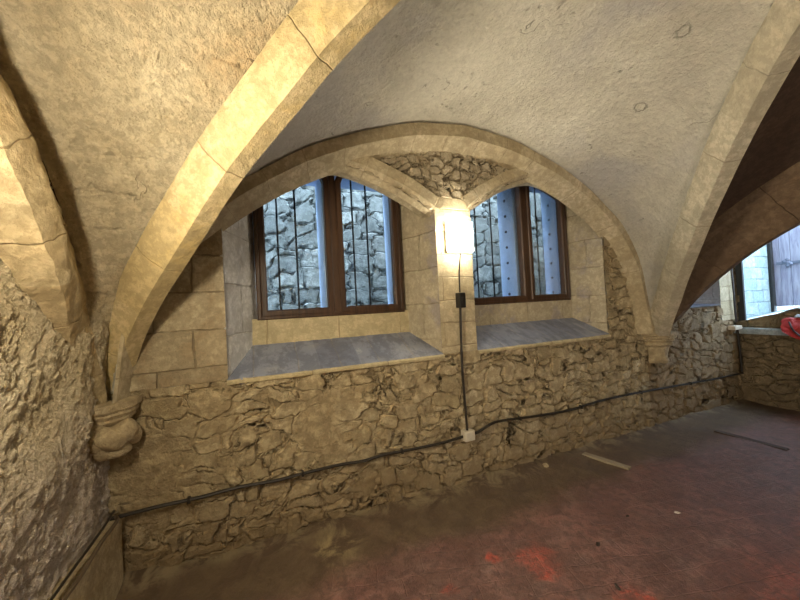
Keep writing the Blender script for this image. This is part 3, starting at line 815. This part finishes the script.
def window(w, k, bars, y_ext_mull):
    root = empty('window_%d' % (k + 1), (0, 0, 0)); root['kind'] = 'structure'
    root['label'] = ['left arched two light window with brown timber frame over slate sill', 'right arched two light window with brown timber frame beside the lamp'][k]
    b0, b1 = w['b0'], w['b1']
    out = [(b0, w['fz']), (b1, w['fz'])] + [(b1 + (b0 - b1) * i / 26, head(w, b1 + (b0 - b1) * i / 26, True) + .03) for i in range(27)]
    loop_frame('window_frame', out, .034, YB - .05, YB + .05, M['oak'], root)
    mid = (w['ml'] + w['mr']) / 2
    for (xa, xb, s) in ((b0 + .026, mid - .022, 'r'), (mid + .022, b1 - .026, 'l')):
        o, I = loop_frame('casement', light_outline(w, xa, xb, s), (.052 if s == 'r' else .052), YB - .05, YB + .02, M['oak'], root, .01)
        pane('pane', I, YB + .0, M['glass'], o)
    # post between casements
    bm = bmesh.new(); box_bm(bm, mid - .024, mid + .024, YB - .04, YB + .05, w['fz'] + .02, w['bap'], .004)
    # board closing the arched gap above the rounded casement corners
    bm_obj('mullion', bm, M['oak'], root)
    bm = bmesh.new()
    N = 24; xa, xb = mid - .17, mid + .17
    vs = []
    for yy in (YB + .015, YB + .05):
        lo = [bm.verts.new((xa + (xb - xa) * i / N, yy, head(w, xa + (xb - xa) * i / N, True) - .22)) for i in (0, N)]
        hi = [bm.verts.new((xa + (xb - xa) * i / N, yy, head(w, xa + (xb - xa) * i / N, True) + .02)) for i in range(N, -1, -1)]
        vs.append((lo, hi))
    bm.free()
    # iron bars
    for bx in bars:
        bm = bmesh.new()
        bmesh.ops.create_cone(bm, cap_ends=True, segments=10, radius1=.008, radius2=.008, depth=w['bap'] - w['fz'] + .1,
                              matrix=Matrix.Translation((bx, YB + .10, (w['bap'] + w['fz']) / 2)))
        bm_obj('iron_bar', bm, M['iron'], root, True)
    # stone mullion outside and its rivets
    for (xa, xb, ya_, yb_) in y_ext_mull:
        bm = bmesh.new(); box_bm(bm, xa, xb, ya_, yb_, w['fz'] - .02, w['bap'] + .05, .012)
        st = bm_obj('stone_jamb', bm, M['lead_stone'], root)
        if k == 1:
            for q in range(7):
                bm = bmesh.new()
                bmesh.ops.create_icosphere(bm, subdivisions=2, radius=.016, matrix=Matrix.Translation((xa - .001, (ya_ + yb_) / 2, w['fz'] + .1 + q * .175)))
                bm_obj('rivet', bm, M['rivet'], st, True)
    # sloping slate sill
    x0, x1 = w['x0'], w['x1']
    p = Patch(); G = []
    prof = [(-.012, SILL - .035), (-.026, SILL - .028), (-.028, SILL - .008), (-.014, SILL + .002)]
    for i in range(121):
        u = i / 120; row = []
        xa = x0 - .005 + (x1 - x0 + .01) * u; xb = b0 - .04 + (b1 - b0 + .08) * u
        dr = .014 * noise.noise(Vector((xa * 5, 0, 0))) + .010 * noise.noise(Vector((xa * 19, 2, 0)))
        for (yy, zz) in prof: row.append(Vector((xa, yy + dr, zz)))
        for j in range(1, 25):
            s = j / 24; row.append(Vector((xa + (xb - xa) * s, -.012 + (YB - .02) * s, SILL + .002 + .17 * s)))
        G.append(row)
    o = p.grid(G, 0).build('window_sill', [M['slate'], M['upstand']], root)
    for f in o.data.polygons:
        if f.center.y < -.012: f.material_index = 1
    bm = bmesh.new(); bm.from_mesh(o.data)
    if sum(f.normal.z for f in bm.faces) < 0: bmesh.ops.reverse_faces(bm, faces=bm.faces)
    bm.to_mesh(o.data); bm.free()
    o['label'] = 'sloping blue grey slate sill'
    # stone course between sill and frame
    G = [[Vector((b0 - .05 + (b1 - b0 + .1) * i / 90, YB - .04 + .02 * 0, SILL + .14 + (w['fz'] + .012 - SILL - .14) * j / 18)) for j in range(19)] for i in range(91)]
    G = [r + [Vector((r[-1].x, YB + .05, r[-1].z))] for r in G]
    Patch().grid(G, 0).build('sill_course', M['upstand'] if k == 0 else M['reveal'], root)
    return root
window(w1, 0, [.935, 1.08, 1.57, 1.70], [(1.297, 1.42, .465, .775)])
window(w2, 1, [2.88, 3.08, 3.72], [(3.36, 3.50, .465, .72)])
for q in RIV: q.parent = bpy.data.objects['window_2']

# leaves and stones lying on the outer sills
for k, (x0, x1, z) in enumerate(((.84, 1.92, 1.425), (2.68, 3.96, 1.445))):
    bm = bmesh.new()
    reds = []
    for i in range(170):
        x = random.uniform(x0, x1); y = random.uniform(.47, .76); rr_ = random.uniform(.008, .028)
        n0 = len(bm.faces)
        mm = Matrix.Translation((x, y, z + rr_ * .6)) @ Matrix.Rotation(random.uniform(0, 3), 4, 'Z') @ Matrix.Diagonal((1, .8, .7, 1))
        bmesh.ops.create_icosphere(bm, subdivisions=1, radius=rr_, matrix=mm)
        if random.random() < .3:
            bm.faces.ensure_lookup_table()
            for f in bm.faces[n0:]: f.material_index = 1
    o = bm_obj('stone_chips', bm, [M['chip_white'], M['leaf_red']])
    tag(o, ['stone chips and dark red leaves along the outer ledge of the left window', 'stone chips and dark red leaves along the outer ledge of the right window'][k], 'stones', kind='stuff')

# small recess of the neighbouring bay
p = Patch()
a0, a1, c0, c1, z0, z1 = 5.05, 6.24, 5.25, 6.16, 1.24, 2.3
p.grid([[Vector((a1 + .03, .02, z)) for z in lin(z0, z1, 50)]] + [[Vector((a1 + (c1 - a1) * s, .003 + .42 * s, z)) for z in lin(z0, z1, 50)] for s in lin(0, 1, 20)], 0, True)
p.grid([[Vector((a0 + (c0 - a0) * s, .003 + .42 * s, z)) for z in lin(z0, z1, 50)] for s in lin(0, 1, 20)], 0)
p.grid([[Vector((a0 + (a1 - a0) * i / 40, .003 + .42 * s, z1 + .0 * s)) for s in lin(0, 1, 20)] for i in range(41)], 0, True)
ob = p.build('window_recess', [M['reveal_grey']]); ob['kind'] = 'structure'
w3 = empty('window_3'); w3['kind'] = 'structure'; w3['label'] = 'small window behind the dark arch, only its blue lit side showing'
Patch().grid([[Vector((a0 + (a1 - a0) * i / 40, -.03 + .45 * s, z0 + .05 + .03 * s)) for s in lin(0, 1, 20)] for i in range(41)], 0).build('window_sill', M['slate'], w3)
o, I = loop_frame('window_frame', [(5.25, 1.31), (6.16, 1.31), (6.16, 2.3), (5.25, 2.3)], .06, .40, .46, M['oak'], w3)
pane('pane', I, .43, M['glass'], o)
bm = bmesh.new(); box_bm(bm, 5.68, 5.74, .40, .46, 1.31, 2.3, .005); bm_obj('mullion', bm, M['oak'], w3)

# ------------------------------------------------------------------ left wall, back wall, right wall
p = Patch()
G = []
for y in span(.10, -1.6, .0125):
    row = []
    for z in span(-.05, 2.6, .0125):
        v = Vector((0, y, z))
        b = .05 * noise.noise(v * 1.7 + Vector((3, 0, 0))) + .02 * noise.noise(v * 5)
        # the wall swells out towards its foot near the corner
        b += .022 * math.exp(-((y + .26) / .11) ** 2) * (1 if z < 1.5 else max(0, 1 - (z - 1.5) * 2.5))
        if z > 1.5: b -= .03 * min(1, (z - 1.5) * 3)
        row.append(Vector((b - .03, y, z)))
    G.append(row)
p.grid(G, 0, True)
p.grid([[Vector((-.01, y, z)) for z in span(-.05, 3.2, .08)] for y in span(-1.6, -B - .02, .08)], 0, True)
p.grid([[Vector((-.01, y, z)) for z in span(2.6, 3.2, .1)] for y in span(.02, -1.6, .1)], 0, True)
lw = p.build('wall_left', M['rough_left'])
bm = bmesh.new(); bm.from_mesh(lw.data)
if sum(f.normal.x for f in bm.faces) < 0: bmesh.ops.reverse_faces(bm, faces=bm.faces)
bm.to_mesh(lw.data); bm.free()
tag(lw, 'rough flaking stone wall at the left', kind='structure')
p = Patch().grid([[Vector((x, -B, z)) for z in span(-.05, 3.2, .06)] for x in span(-.05, XR + .05, .06)], 0, True)
bw = p.build('wall_back', M['rubble']); bw['kind'] = 'structure'
bm = bmesh.new(); bm.from_mesh(bw.data)
if sum(f.normal.y for f in bm.faces) < 0: bmesh.ops.reverse_faces(bm, faces=bm.faces)
bm.to_mesh(bw.data); bm.free()
p = Patch()
def rp(y0, y1, z0, z1, st=.016, mi=0): p.grid([[Vector((XR, y, z)) for z in span(z0, z1, st)] for y in span(y0, y1, st)], mi)
rp(.02, -1.3, -.05, .96)
rp(-1.3, -B, -.05, 3.2, .08); rp(.02, -1.3, 2.45, 3.2, .08); rp(.03, -.045, .96, 2.45, .016)
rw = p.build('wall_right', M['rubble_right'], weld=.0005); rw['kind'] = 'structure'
bm = bmesh.new(); bm.from_mesh(rw.data)
if sum(f.normal.x for f in bm.faces) > 0: bmesh.ops.reverse_faces(bm, faces=bm.faces)
bm.to_mesh(rw.data); bm.free()
# outer hull so no daylight leaks through the shell
box('outer_shell', -.45, -.1, -B - .4, .80, -.2, 3.3, M['plaster_dark'], 0)['kind'] = 'structure'
box('outer_shell', -.45, XR + .3, -B - .4, -B - .05, -.2, 3.3, M['plaster_dark'], 0)['kind'] = 'structure'

# floor -----------------------------------------------------------------
p = Patch(); G = []
def floor_z(x, y):
    v = Vector((x, y, 0))
    e = max(0, 1 + y / .28)
    e2 = max(0, 1 - x / .3)
    return .012 * noise.noise(v * 2.2) + .05 * e * e * (.6 + .6 * noise.noise(v * 3)) + .03 * e2 * e2
for x in span(-.05, XR + .05, .02):
    G.append([Vector((x, y, floor_z(x, y))) for y in span(.03, -2.6, .02)])
p.grid(G, 0, True)
p.grid([[Vector((x, y, 0)) for y in span(-2.6, -B - .05, .1)] for x in span(-.05, XR + .05, .1)], 0, True)
fl = p.build('floor', M['floor'])
bm = bmesh.new(); bm.from_mesh(fl.data)
if sum(f.normal.z for f in bm.faces) < 0: bmesh.ops.reverse_faces(bm, faces=bm.faces)
bm.to_mesh(fl.data); bm.free()
tag(fl, 'worn reddish clay floor with earth along the wall', kind='structure')

# ------------------------------------------------------------------ corbels
def lathe_half(bm, cx, cy, prof, a0, a1, seg=28, jit=0, sx=1.0, sy=1.0, seed=0):
    rings = []
    for (r, z) in prof:
        ring = []
        for k in range(seg + 1):
            a = a0 + (a1 - a0) * k / seg
            q = Vector((cx + r * cos(a) * sx, cy + r * sin(a) * sy, z))
            if jit: q += Vector(noise.noise_vector(q * 9 + Vector((seed, 0, 0)))) * jit
            ring.append(bm.verts.new(q))
        rings.append(ring)
    for A, Bq in zip(rings, rings[1:]):
        for k in range(seg): bm.faces.new((A[k], A[k + 1], Bq[k + 1], Bq[k]))

def dense(prof, st=.01):
    out = []
    for a, b in zip(prof, prof[1:]):
        n = max(1, int(max(abs(a[0] - b[0]), abs(a[1] - b[1])) / st))
        out += [(a[0] + (b[0] - a[0]) * i / n, a[1] + (b[1] - a[1]) * i / n) for i in range(n)]
    return out + [prof[-1]]

def corbel(cx, cy, R, angs, label, foliage, seed):
    root = empty('stone_corbel', (cx, cy, 0)); tag(root, label, 'corbel')
    bm = bmesh.new()
    zt = SPR + .01
    prof = [(0, zt), (R, zt), (R, zt - .035), (R * .93, zt - .05), (R * .95, zt - .062), (R * .84, zt - .082), (R * .86, zt - .094), (R * .72, zt - .115), (0, zt - .118)]
    lathe_half(bm, 0, 0, dense(prof), angs[0], angs[1], 3 if foliage else 30, .008, seed=seed)
    bm_obj('abacus', bm, M['corbel'], root, True)
    bm = bmesh.new()
    if foliage:
        # worn carved leaves: overlapping lumps round a tapering bell
        prof = [(R * .62, zt - .11), (R * .66, zt - .15), (R * .62, zt - .21), (R * .45, zt - .27), (R * .25, zt - .31), (0, zt - .33)]
        lathe_half(bm, 0, 0, dense(prof), angs[0], angs[1], 30, .014, seed=seed)
        am = (angs[0] + angs[1]) / 2
        for (da, rr, zz, s) in ((-.75, .70, -.16, .062), (-.25, .86, -.175, .058), (.22, .80, -.16, .060), (.72, .74, -.19, .052), (-.5, .62, -.235, .05), (.05, .66, -.25, .052), (.5, .55, -.25, .045)):
            mm = Matrix.Translation((R * rr * cos(am + da), R * rr * sin(am + da), zt + zz)) @ Matrix.Rotation(am + da, 4, 'Z') @ Matrix.Rotation(da * 2, 4, 'X') @ Matrix.Diagonal((.8, 1.25, .9, 1))
            r = bmesh.ops.create_icosphere(bm, subdivisions=4, radius=s, matrix=mm)
            for v in r['verts']: v.co += Vector(noise.noise_vector(v.co * 16 + Vector((seed, 1, 0)))) * .016
        bm_obj('carved_leaves', bm, M['corbel'], root, True)
    else:
        prof = [(R * .74, zt - .11), (R * .80, zt - .125), (R * .80, zt - .145), (R * .66, zt - .165), (R * .60, zt - .20), (R * .56, zt - .26), (R * .60, zt - .32), (R * .52, zt - .345), (0, zt - .35)]
        lathe_half(bm, 0, 0, dense(prof), angs[0], angs[1], 30, .012, seed=seed)
        bm_obj('bell', bm, M['corbel'], root, True)
    return root
corbel(-.035, -.05, .175, (-pi * .60, .10 * pi), 'worn corbel carved with leaves in the left corner under the yellow rib', True, 2)
corbel(4.84, .0, .21, (-pi, 0), 'moulded stone corbel on the wall to the right of the windows', False, 6)

# plinth block in the left corner
p = Patch()
G = []
for y in span(-.02, -.62, .015):
    row = [Vector((-.06, y, .40)), Vector((.005, y, .40))] + [Vector((.022, y, z)) for z in span(.385, -.02, .015)]
    G.append([q + Vector(noise.noise_vector(q * 4)) * .008 for q in row])
o = p.grid(G, 0, False).build('plinth', M['corbel'])
bm = bmesh.new(); bm.from_mesh(o.data)
if sum(f.normal.x for f in bm.faces) < 0: bmesh.ops.reverse_faces(bm, faces=bm.faces)
bm.to_mesh(o.data); bm.free()
tag(o, 'smooth stone plinth at the foot of the left wall', kind='structure')

# ------------------------------------------------------------------ lamp and wiring
def lamp(name, loc, rz, glow, label):
    r = empty(name, loc, rz); r.scale = (.9, 1, .88); tag(r, label, 'lamp')
    box('housing', -.125, .125, -.03, 0, -.14, .14, M['lamp_body'], .012, r)
    bm = bmesh.new(); box_bm(bm, -.128, .128, -.075, -.028, -.143, .143, .014)
    bm_obj('diffuser', bm, glow, r, True)
    return r
lamp('wall_or_fill_lamp', (2.318, -.01, 2.035), 0, M['lamp_glow'], 'glowing square bulkhead lamp on the pier between the windows')
# its twin on the left wall behind the camera lights the left vault
lamp('wall_or_fill_lamp', (.10, -1.45, 1.80), pi / 2, M['lamp_glow_side'], 'glowing square lamp on the left wall below its stone rib')

lamp('wall_or_fill_lamp', (.35, -B + .03, 1.9), pi, M['fill_glow_rear'], 'added fill lamp, out of view on the wall opposite the windows')  # unseen lamp added on the back wall for fill light
c = tube('lamp_cable', [(2.322, -.05, 1.91), (2.310, -.035, 1.75), (2.305, -.035, 1.58)], .0065, M['cable'])
tag(c, 'thin black cable from the square lamp down to the black switch box', 'cable')
sb = empty('switch_box', (2.302, -.03, 1.515)); tag(sb, 'small black switch box on the pier below the lamp', 'switch')
box('case', -.028, .028, -.05, .02, -.062, .062, M['black_plastic'], .008, sb)
box('rocker', -.013, .013, -.058, -.048, -.024, .024, M['black_plastic'], .004, sb)
c = tube('power_cable', [(2.300, -.038, 1.46), (2.292, -.036, 1.2), (2.285, -.038, .94), (2.292, -.04, .7), (2.296, -.045, .45)], .010, M['cable'])
tag(c, 'black cable running straight down from the switch box to the white socket', 'cable')
jb = empty('junction_box', (2.30, -.03, .415)); tag(jb, 'small white junction box low on the wall below the lamp', 'junction box')
box('case', -.047, .047, -.05, .02, -.04, .04, M['white_plastic'], .007, jb)
box('cover', -.04, .04, -.056, -.048, -.033, .033, M['white_plastic'], .004, jb)
LC = [(-.02, .41), (.20, .418), (.40, .412), (.62, .418), (.84, .408), (.98, .412), (1.25, .41), (1.42, .400), (1.58, .412), (1.8, .40), (2.06, .395), (2.28, .41), (2.40, .415), (2.54, .455), (2.65, .462), (3.0, .44), (3.34, .42), (3.5, .42), (3.9, .44), (4.29, .44), (4.9, .42), (5.49, .40), (6.0, .385), (6.56, .38)]
c = tube('wall_cable', [(x, -.036 - .004 * sin(x * 9), z) for x, z in LC], .011, M['cable'], n=300)
tag(c, 'long dark cable running level along the rubble wall under the windows', 'cable')
for x in (.35, 1.0, 1.72, 2.85, 3.6, 4.5, 5.4):
    z = next(a[1] + (b[1] - a[1]) * (x - a[0]) / (b[0] - a[0]) for a, b in zip(LC, LC[1:]) if a[0] <= x <= b[0])
    box('clip', x - .008, x + .008, -.052, -.02, z - .016, z + .016, M['cable'], .003, c)
c = tube('side_cable', [(.0, -.03, .415), (.035, -.12, .428), (.03, -.30, .425), (.04, -.5, .42), (.04, -.72, .42), (.06, -1.2, .42)], .009, M['cable_tan'])
tag(c, 'brown cable lying along the plinth of the left wall', 'cable')
c = tube('side_cable', [(.0, -.045, .45), (.03, -.14, .49), (.03, -.27, .478), (.012, -.45, .452), (.012, -.7, .446)], .006, M['cable'])
tag(c, 'thin black cable drooping beside the brown one on the left wall', 'cable')
c = tube('corner_cable_or_shade', [(6.40, -.03, 2.5), (6.44, -.035, 2.0), (6.475, -.035, 1.5), (6.49, -.035, 1.05)], .011, M['cable'])
tag(c, 'black cable dropping down the stone post near the right corner', 'cable')
c = tube('corner_cable_or_shade', [(6.50, -.035, 1.0), (6.52, -.04, .7), (6.54, -.04, .40)], .014, M['cable'])  # dark tube put in for the shadow of the wall corner
tag(c, 'dark tube drawn as the corner shade below the pale box', 'cable')
jb = empty('junction_box', (6.43, -.03, .985)); tag(jb, 'pale flat cable box in the right corner beside the opening', 'junction box')
box('case', -.10, .07, -.06, .02, -.025, .025, M['white_plastic'], .007, jb)

# ------------------------------------------------------------------ opening and door on the right
def stone_box(name, x0, x1, y0, y1, z0, z1, m, tilt=None, label=None):
    bm = bmesh.new(); box_bm(bm, x0, x1, y0, y1, z0, z1, .012)
    bmesh.ops.subdivide_edges(bm, edges=[e for e in bm.edges if e.calc_length() > .2], cuts=14, use_grid_fill=True)
    for v in bm.verts:
        if tilt and v.co.z > (z0 + z1) / 2: v.co.z += tilt * (y1 - v.co.y)
        v.co += Vector(noise.noise_vector(v.co * 5)) * .012
    o = bm_obj(name, bm, m, None, True); o['kind'] = 'structure'
    if label: o['label'] = label
    return o
stone_box('stone_ledge', 6.50, 6.75, -1.35, .0, .90, .975, M['outside_slab'], None, 'pale ledge slab below the opening at the right edge')
stone_box('stone_step', 6.56, 6.72, -1.35, -.0, .97, 1.05, M['rubble_right'], .30, 'rough stone step under the opening at the right edge')
p = Patch()
G = [[Vector((x, y, 1.06 + .30 * max(0, -y) + (0.02 if x > 6.7 else 0))) for y in span(.02, -1.4, .05)] for x in span(6.60, 8.0, .05)]
o = p.grid(G, 0).build('passage_floor', M['outside_slab']); o['kind'] = 'structure'
p = Patch(); p.grid([[Vector((x, .0, z)) for z in span(.9, 3.0, .02)] for x in span(6.62, 8.0, .02)], 0)
o = p.build('passage_wall', M['outside_ashlar']); tag(o, 'pale blue lit stone wall outside the right opening', kind='structure')
box('opening_post', 6.59, 6.63, -.085, -.02, 1.0, 2.5, M['post_wood'], .006)
tag(bpy.data.objects['opening_post'], 'black timber post at the edge of the right opening', kind='structure')
door = empty('door_1', (7.62, 0, 0)); door['kind'] = 'structure'; door['label'] = 'old grey plank door with iron strap hinge beyond the right opening'
yy = -.01; k = 0
while yy > -1.2:
    wd = .085 + .02 * ((k * 7) % 3)
    bm = bmesh.new(); box_bm(bm, -.018, .02, yy - wd + .004, yy, 1.20, 3.0, .005)
    bm_obj('plank', bm, M['door_wood'], door); yy -= wd; k += 1
bm = bmesh.new(); box_bm(bm, -.03, -.016, -1.0, -.06, 1.79, 1.83, .004)
hg = bm_obj('strap_hinge', bm, M['hinge'], door)
for (dy, dz) in ((-.17, .04), (-.17, -.04), (-.17, .0), (-.14, .02), (-.2, -.02)):
    bm = bmesh.new(); bmesh.ops.create_icosphere(bm, subdivisions=2, radius=.024, matrix=Matrix.Translation((-.03, dy, 1.81 + dz)) @ Matrix.Diagonal((.5, 1, 1, 1)))
    bm_obj('fleur', bm, M['hinge'], hg, True)
box('door_jamb', 7.52, 7.6, -.035, .0, 1.1, 3.0, M['post_wood'], .006)['kind'] = 'structure'

# red bag slumped over the ledge
bag = empty('bag', (6.50, -.64, .975)); tag(bag, 'crumpled red cloth bag hanging over the ledge at the right edge', 'bag')
bm = bmesh.new()
r = bmesh.ops.create_icosphere(bm, subdivisions=5, radius=1, matrix=Matrix.Identity(4))
for v in r['verts']:
    d = v.co.copy()
    q = Vector((d.x * .13, d.y * .20, d.z * .075 + .075))
    if d.x < -.1: q.z -= .16 * min(1, (-d.x)) ** 1.2; q.x -= .02
    q.y += .02 * d.z
    q += Vector(noise.noise_vector(d * 1.8)) * .035 + Vector(noise.noise_vector(d * 5)) * .012
    v.co = q
bm_obj('body', bm, M['red_cloth'], bag, True)
bm = bmesh.new()
r = bmesh.ops.create_icosphere(bm, subdivisions=4, radius=1, matrix=Matrix.Identity(4))
for v in r['verts']:
    d = v.co.copy()
    v.co = Vector((d.x * .07 + .02, d.y * .12 - .02, d.z * .028 + .155)) + Vector(noise.noise_vector(d * 2.3)) * .02
bm_obj('lining', bm, M['grey_cloth'], bag, True)
tube('strap', [(-.12, .10, .10), (-.17, .05, .0), (-.175, -.04, -.09), (-.16, -.12, -.12)], .009, M['black_plastic'], bag)

# ------------------------------------------------------------------ things on the floor
bm = bmesh.new(); box_bm(bm, -.03, .03, -.19, .19, -.010, .006, .002)
bmesh.ops.subdivide_edges(bm, edges=[e for e in bm.edges if e.calc_length() > .2], cuts=8)
for v in bm.verts: v.co.x += .006 * noise.noise(v.co * 14)
o = bm_obj('batten', bm, M['batten']); o.location = (3.585, -.27, .010); o.rotation_euler = (0, 0, radians(14)); tag(o, 'short pale wooden batten lying on the floor below the right window', 'batten')
bm = bmesh.new(); box_bm(bm, -.03, .03, -.26, .26, -.01, .004, .001)
o = bm_obj('dark_board', bm, M['board_dark']); o.location = (5.15, -.62, .006); o.rotation_euler = (0, 0, 0); tag(o, 'narrow dark board lying on the floor near the right corbel', 'board')
def chip(name, x, y, s, m, label, cat, sq=(1.6, .8, .3), rz=.5):
    bm = bmesh.new(); r = bmesh.ops.create_icosphere(bm, subdivisions=3, radius=s)
    for v in r['verts']:
        n = v.co.normalized()
        v.co = Vector((v.co.x * sq[0], v.co.y * sq[1], max(v.co.z, -s * .5) * sq[2])) + Vector(noise.noise_vector(n * 2 + Vector((x, y, 0)) * 9)) * s * .35
    o = bm_obj(name, bm, m, None, True); o.location = (x, y, s * .15 + floor_z(x, y)); o.rotation_euler = (0, 0, rz); tag(o, label, cat)
chip('paper_scrap', 3.33, -.96, .012, M['chip_white'], 'tiny white scrap on the open red floor at right', 'scrap', rz=-.6)
chip('dark_chip', 2.60, -.93, .013, M['chip_dark'], 'dark chip on the floor right of the bright red patch', 'chip')
chip('dark_chip', 2.42, -1.17, .013, M['chip_dark'], 'dark chip on the floor nearest the lower edge', 'chip', rz=1.2)
chip('dark_chip', 3.02, -.83, .010, M['chip_dark'], 'small dark chip on the floor left of the white scrap', 'chip', rz=.1)
chip('loose_stone', 3.05, -.10, .022, M['corbel'], 'small pale stone at the wall foot left of the batten', 'stone', (1.6, 1, .5), .9)

# ------------------------------------------------------------------ outside area wall and sky
p = Patch(); p.grid([[Vector((x, 1.55, z)) for z in span(.6, 4.2, .03)] for x in span(-1.6, 8.5, .03)], 0)
o = p.build('wall_outside', M['outside_stone']); tag(o, 'grey stone retaining wall outside the windows', kind='structure')
bm = bmesh.new(); bm.from_mesh(o.data)
if sum(f.normal.y for f in bm.faces) > 0: bmesh.ops.reverse_faces(bm, faces=bm.faces)
bm.to_mesh(o.data); bm.free()
p = Patch(); p.grid([[Vector((x, y, 1.0)) for y in span(YO, 1.6, .1)] for x in span(-1.6, 8.5, .1)], 0, True)
p.build('ground_outside', M['outside_slab'])['kind'] = 'structure'

wd = bpy.data.worlds.new('sky'); sc.world = wd; wd.use_nodes = True
nt = wd.node_tree; bg = nt.nodes['Background']
bg.inputs[0].default_value = (.62, .80, 1.0, 1); bg.inputs[1].default_value = 4.4

# ------------------------------------------------------------------ camera
y, pt, rr = radians(22.4), radians(.9), radians(3.0)
d = Vector((sin(y) * cos(pt), cos(y) * cos(pt), sin(pt))); r0 = Vector((cos(y), -sin(y), 0)); u0 = r0.cross(d)
R = r0 * cos(rr) - u0 * sin(rr); Uv = r0 * sin(rr) + u0 * cos(rr)
cam = bpy.data.cameras.new('camera'); co = bpy.data.objects.new('camera', cam); COL.objects.link(co)
co.matrix_world = Matrix(((R.x, Uv.x, -d.x, .81), (R.y, Uv.y, -d.y, -2.36), (R.z, Uv.z, -d.z, 1.5), (0, 0, 0, 1)))
cam.sensor_width = 36; cam.lens = 330 / 800 * 36; cam.clip_start = .02
sc.camera = co
sc.view_settings.view_transform = 'Standard'; sc.view_settings.look = 'None'
sc.view_settings.exposure = 1.7; sc.view_settings.gamma = 1.0; sc.view_settings.use_curve_mapping = False
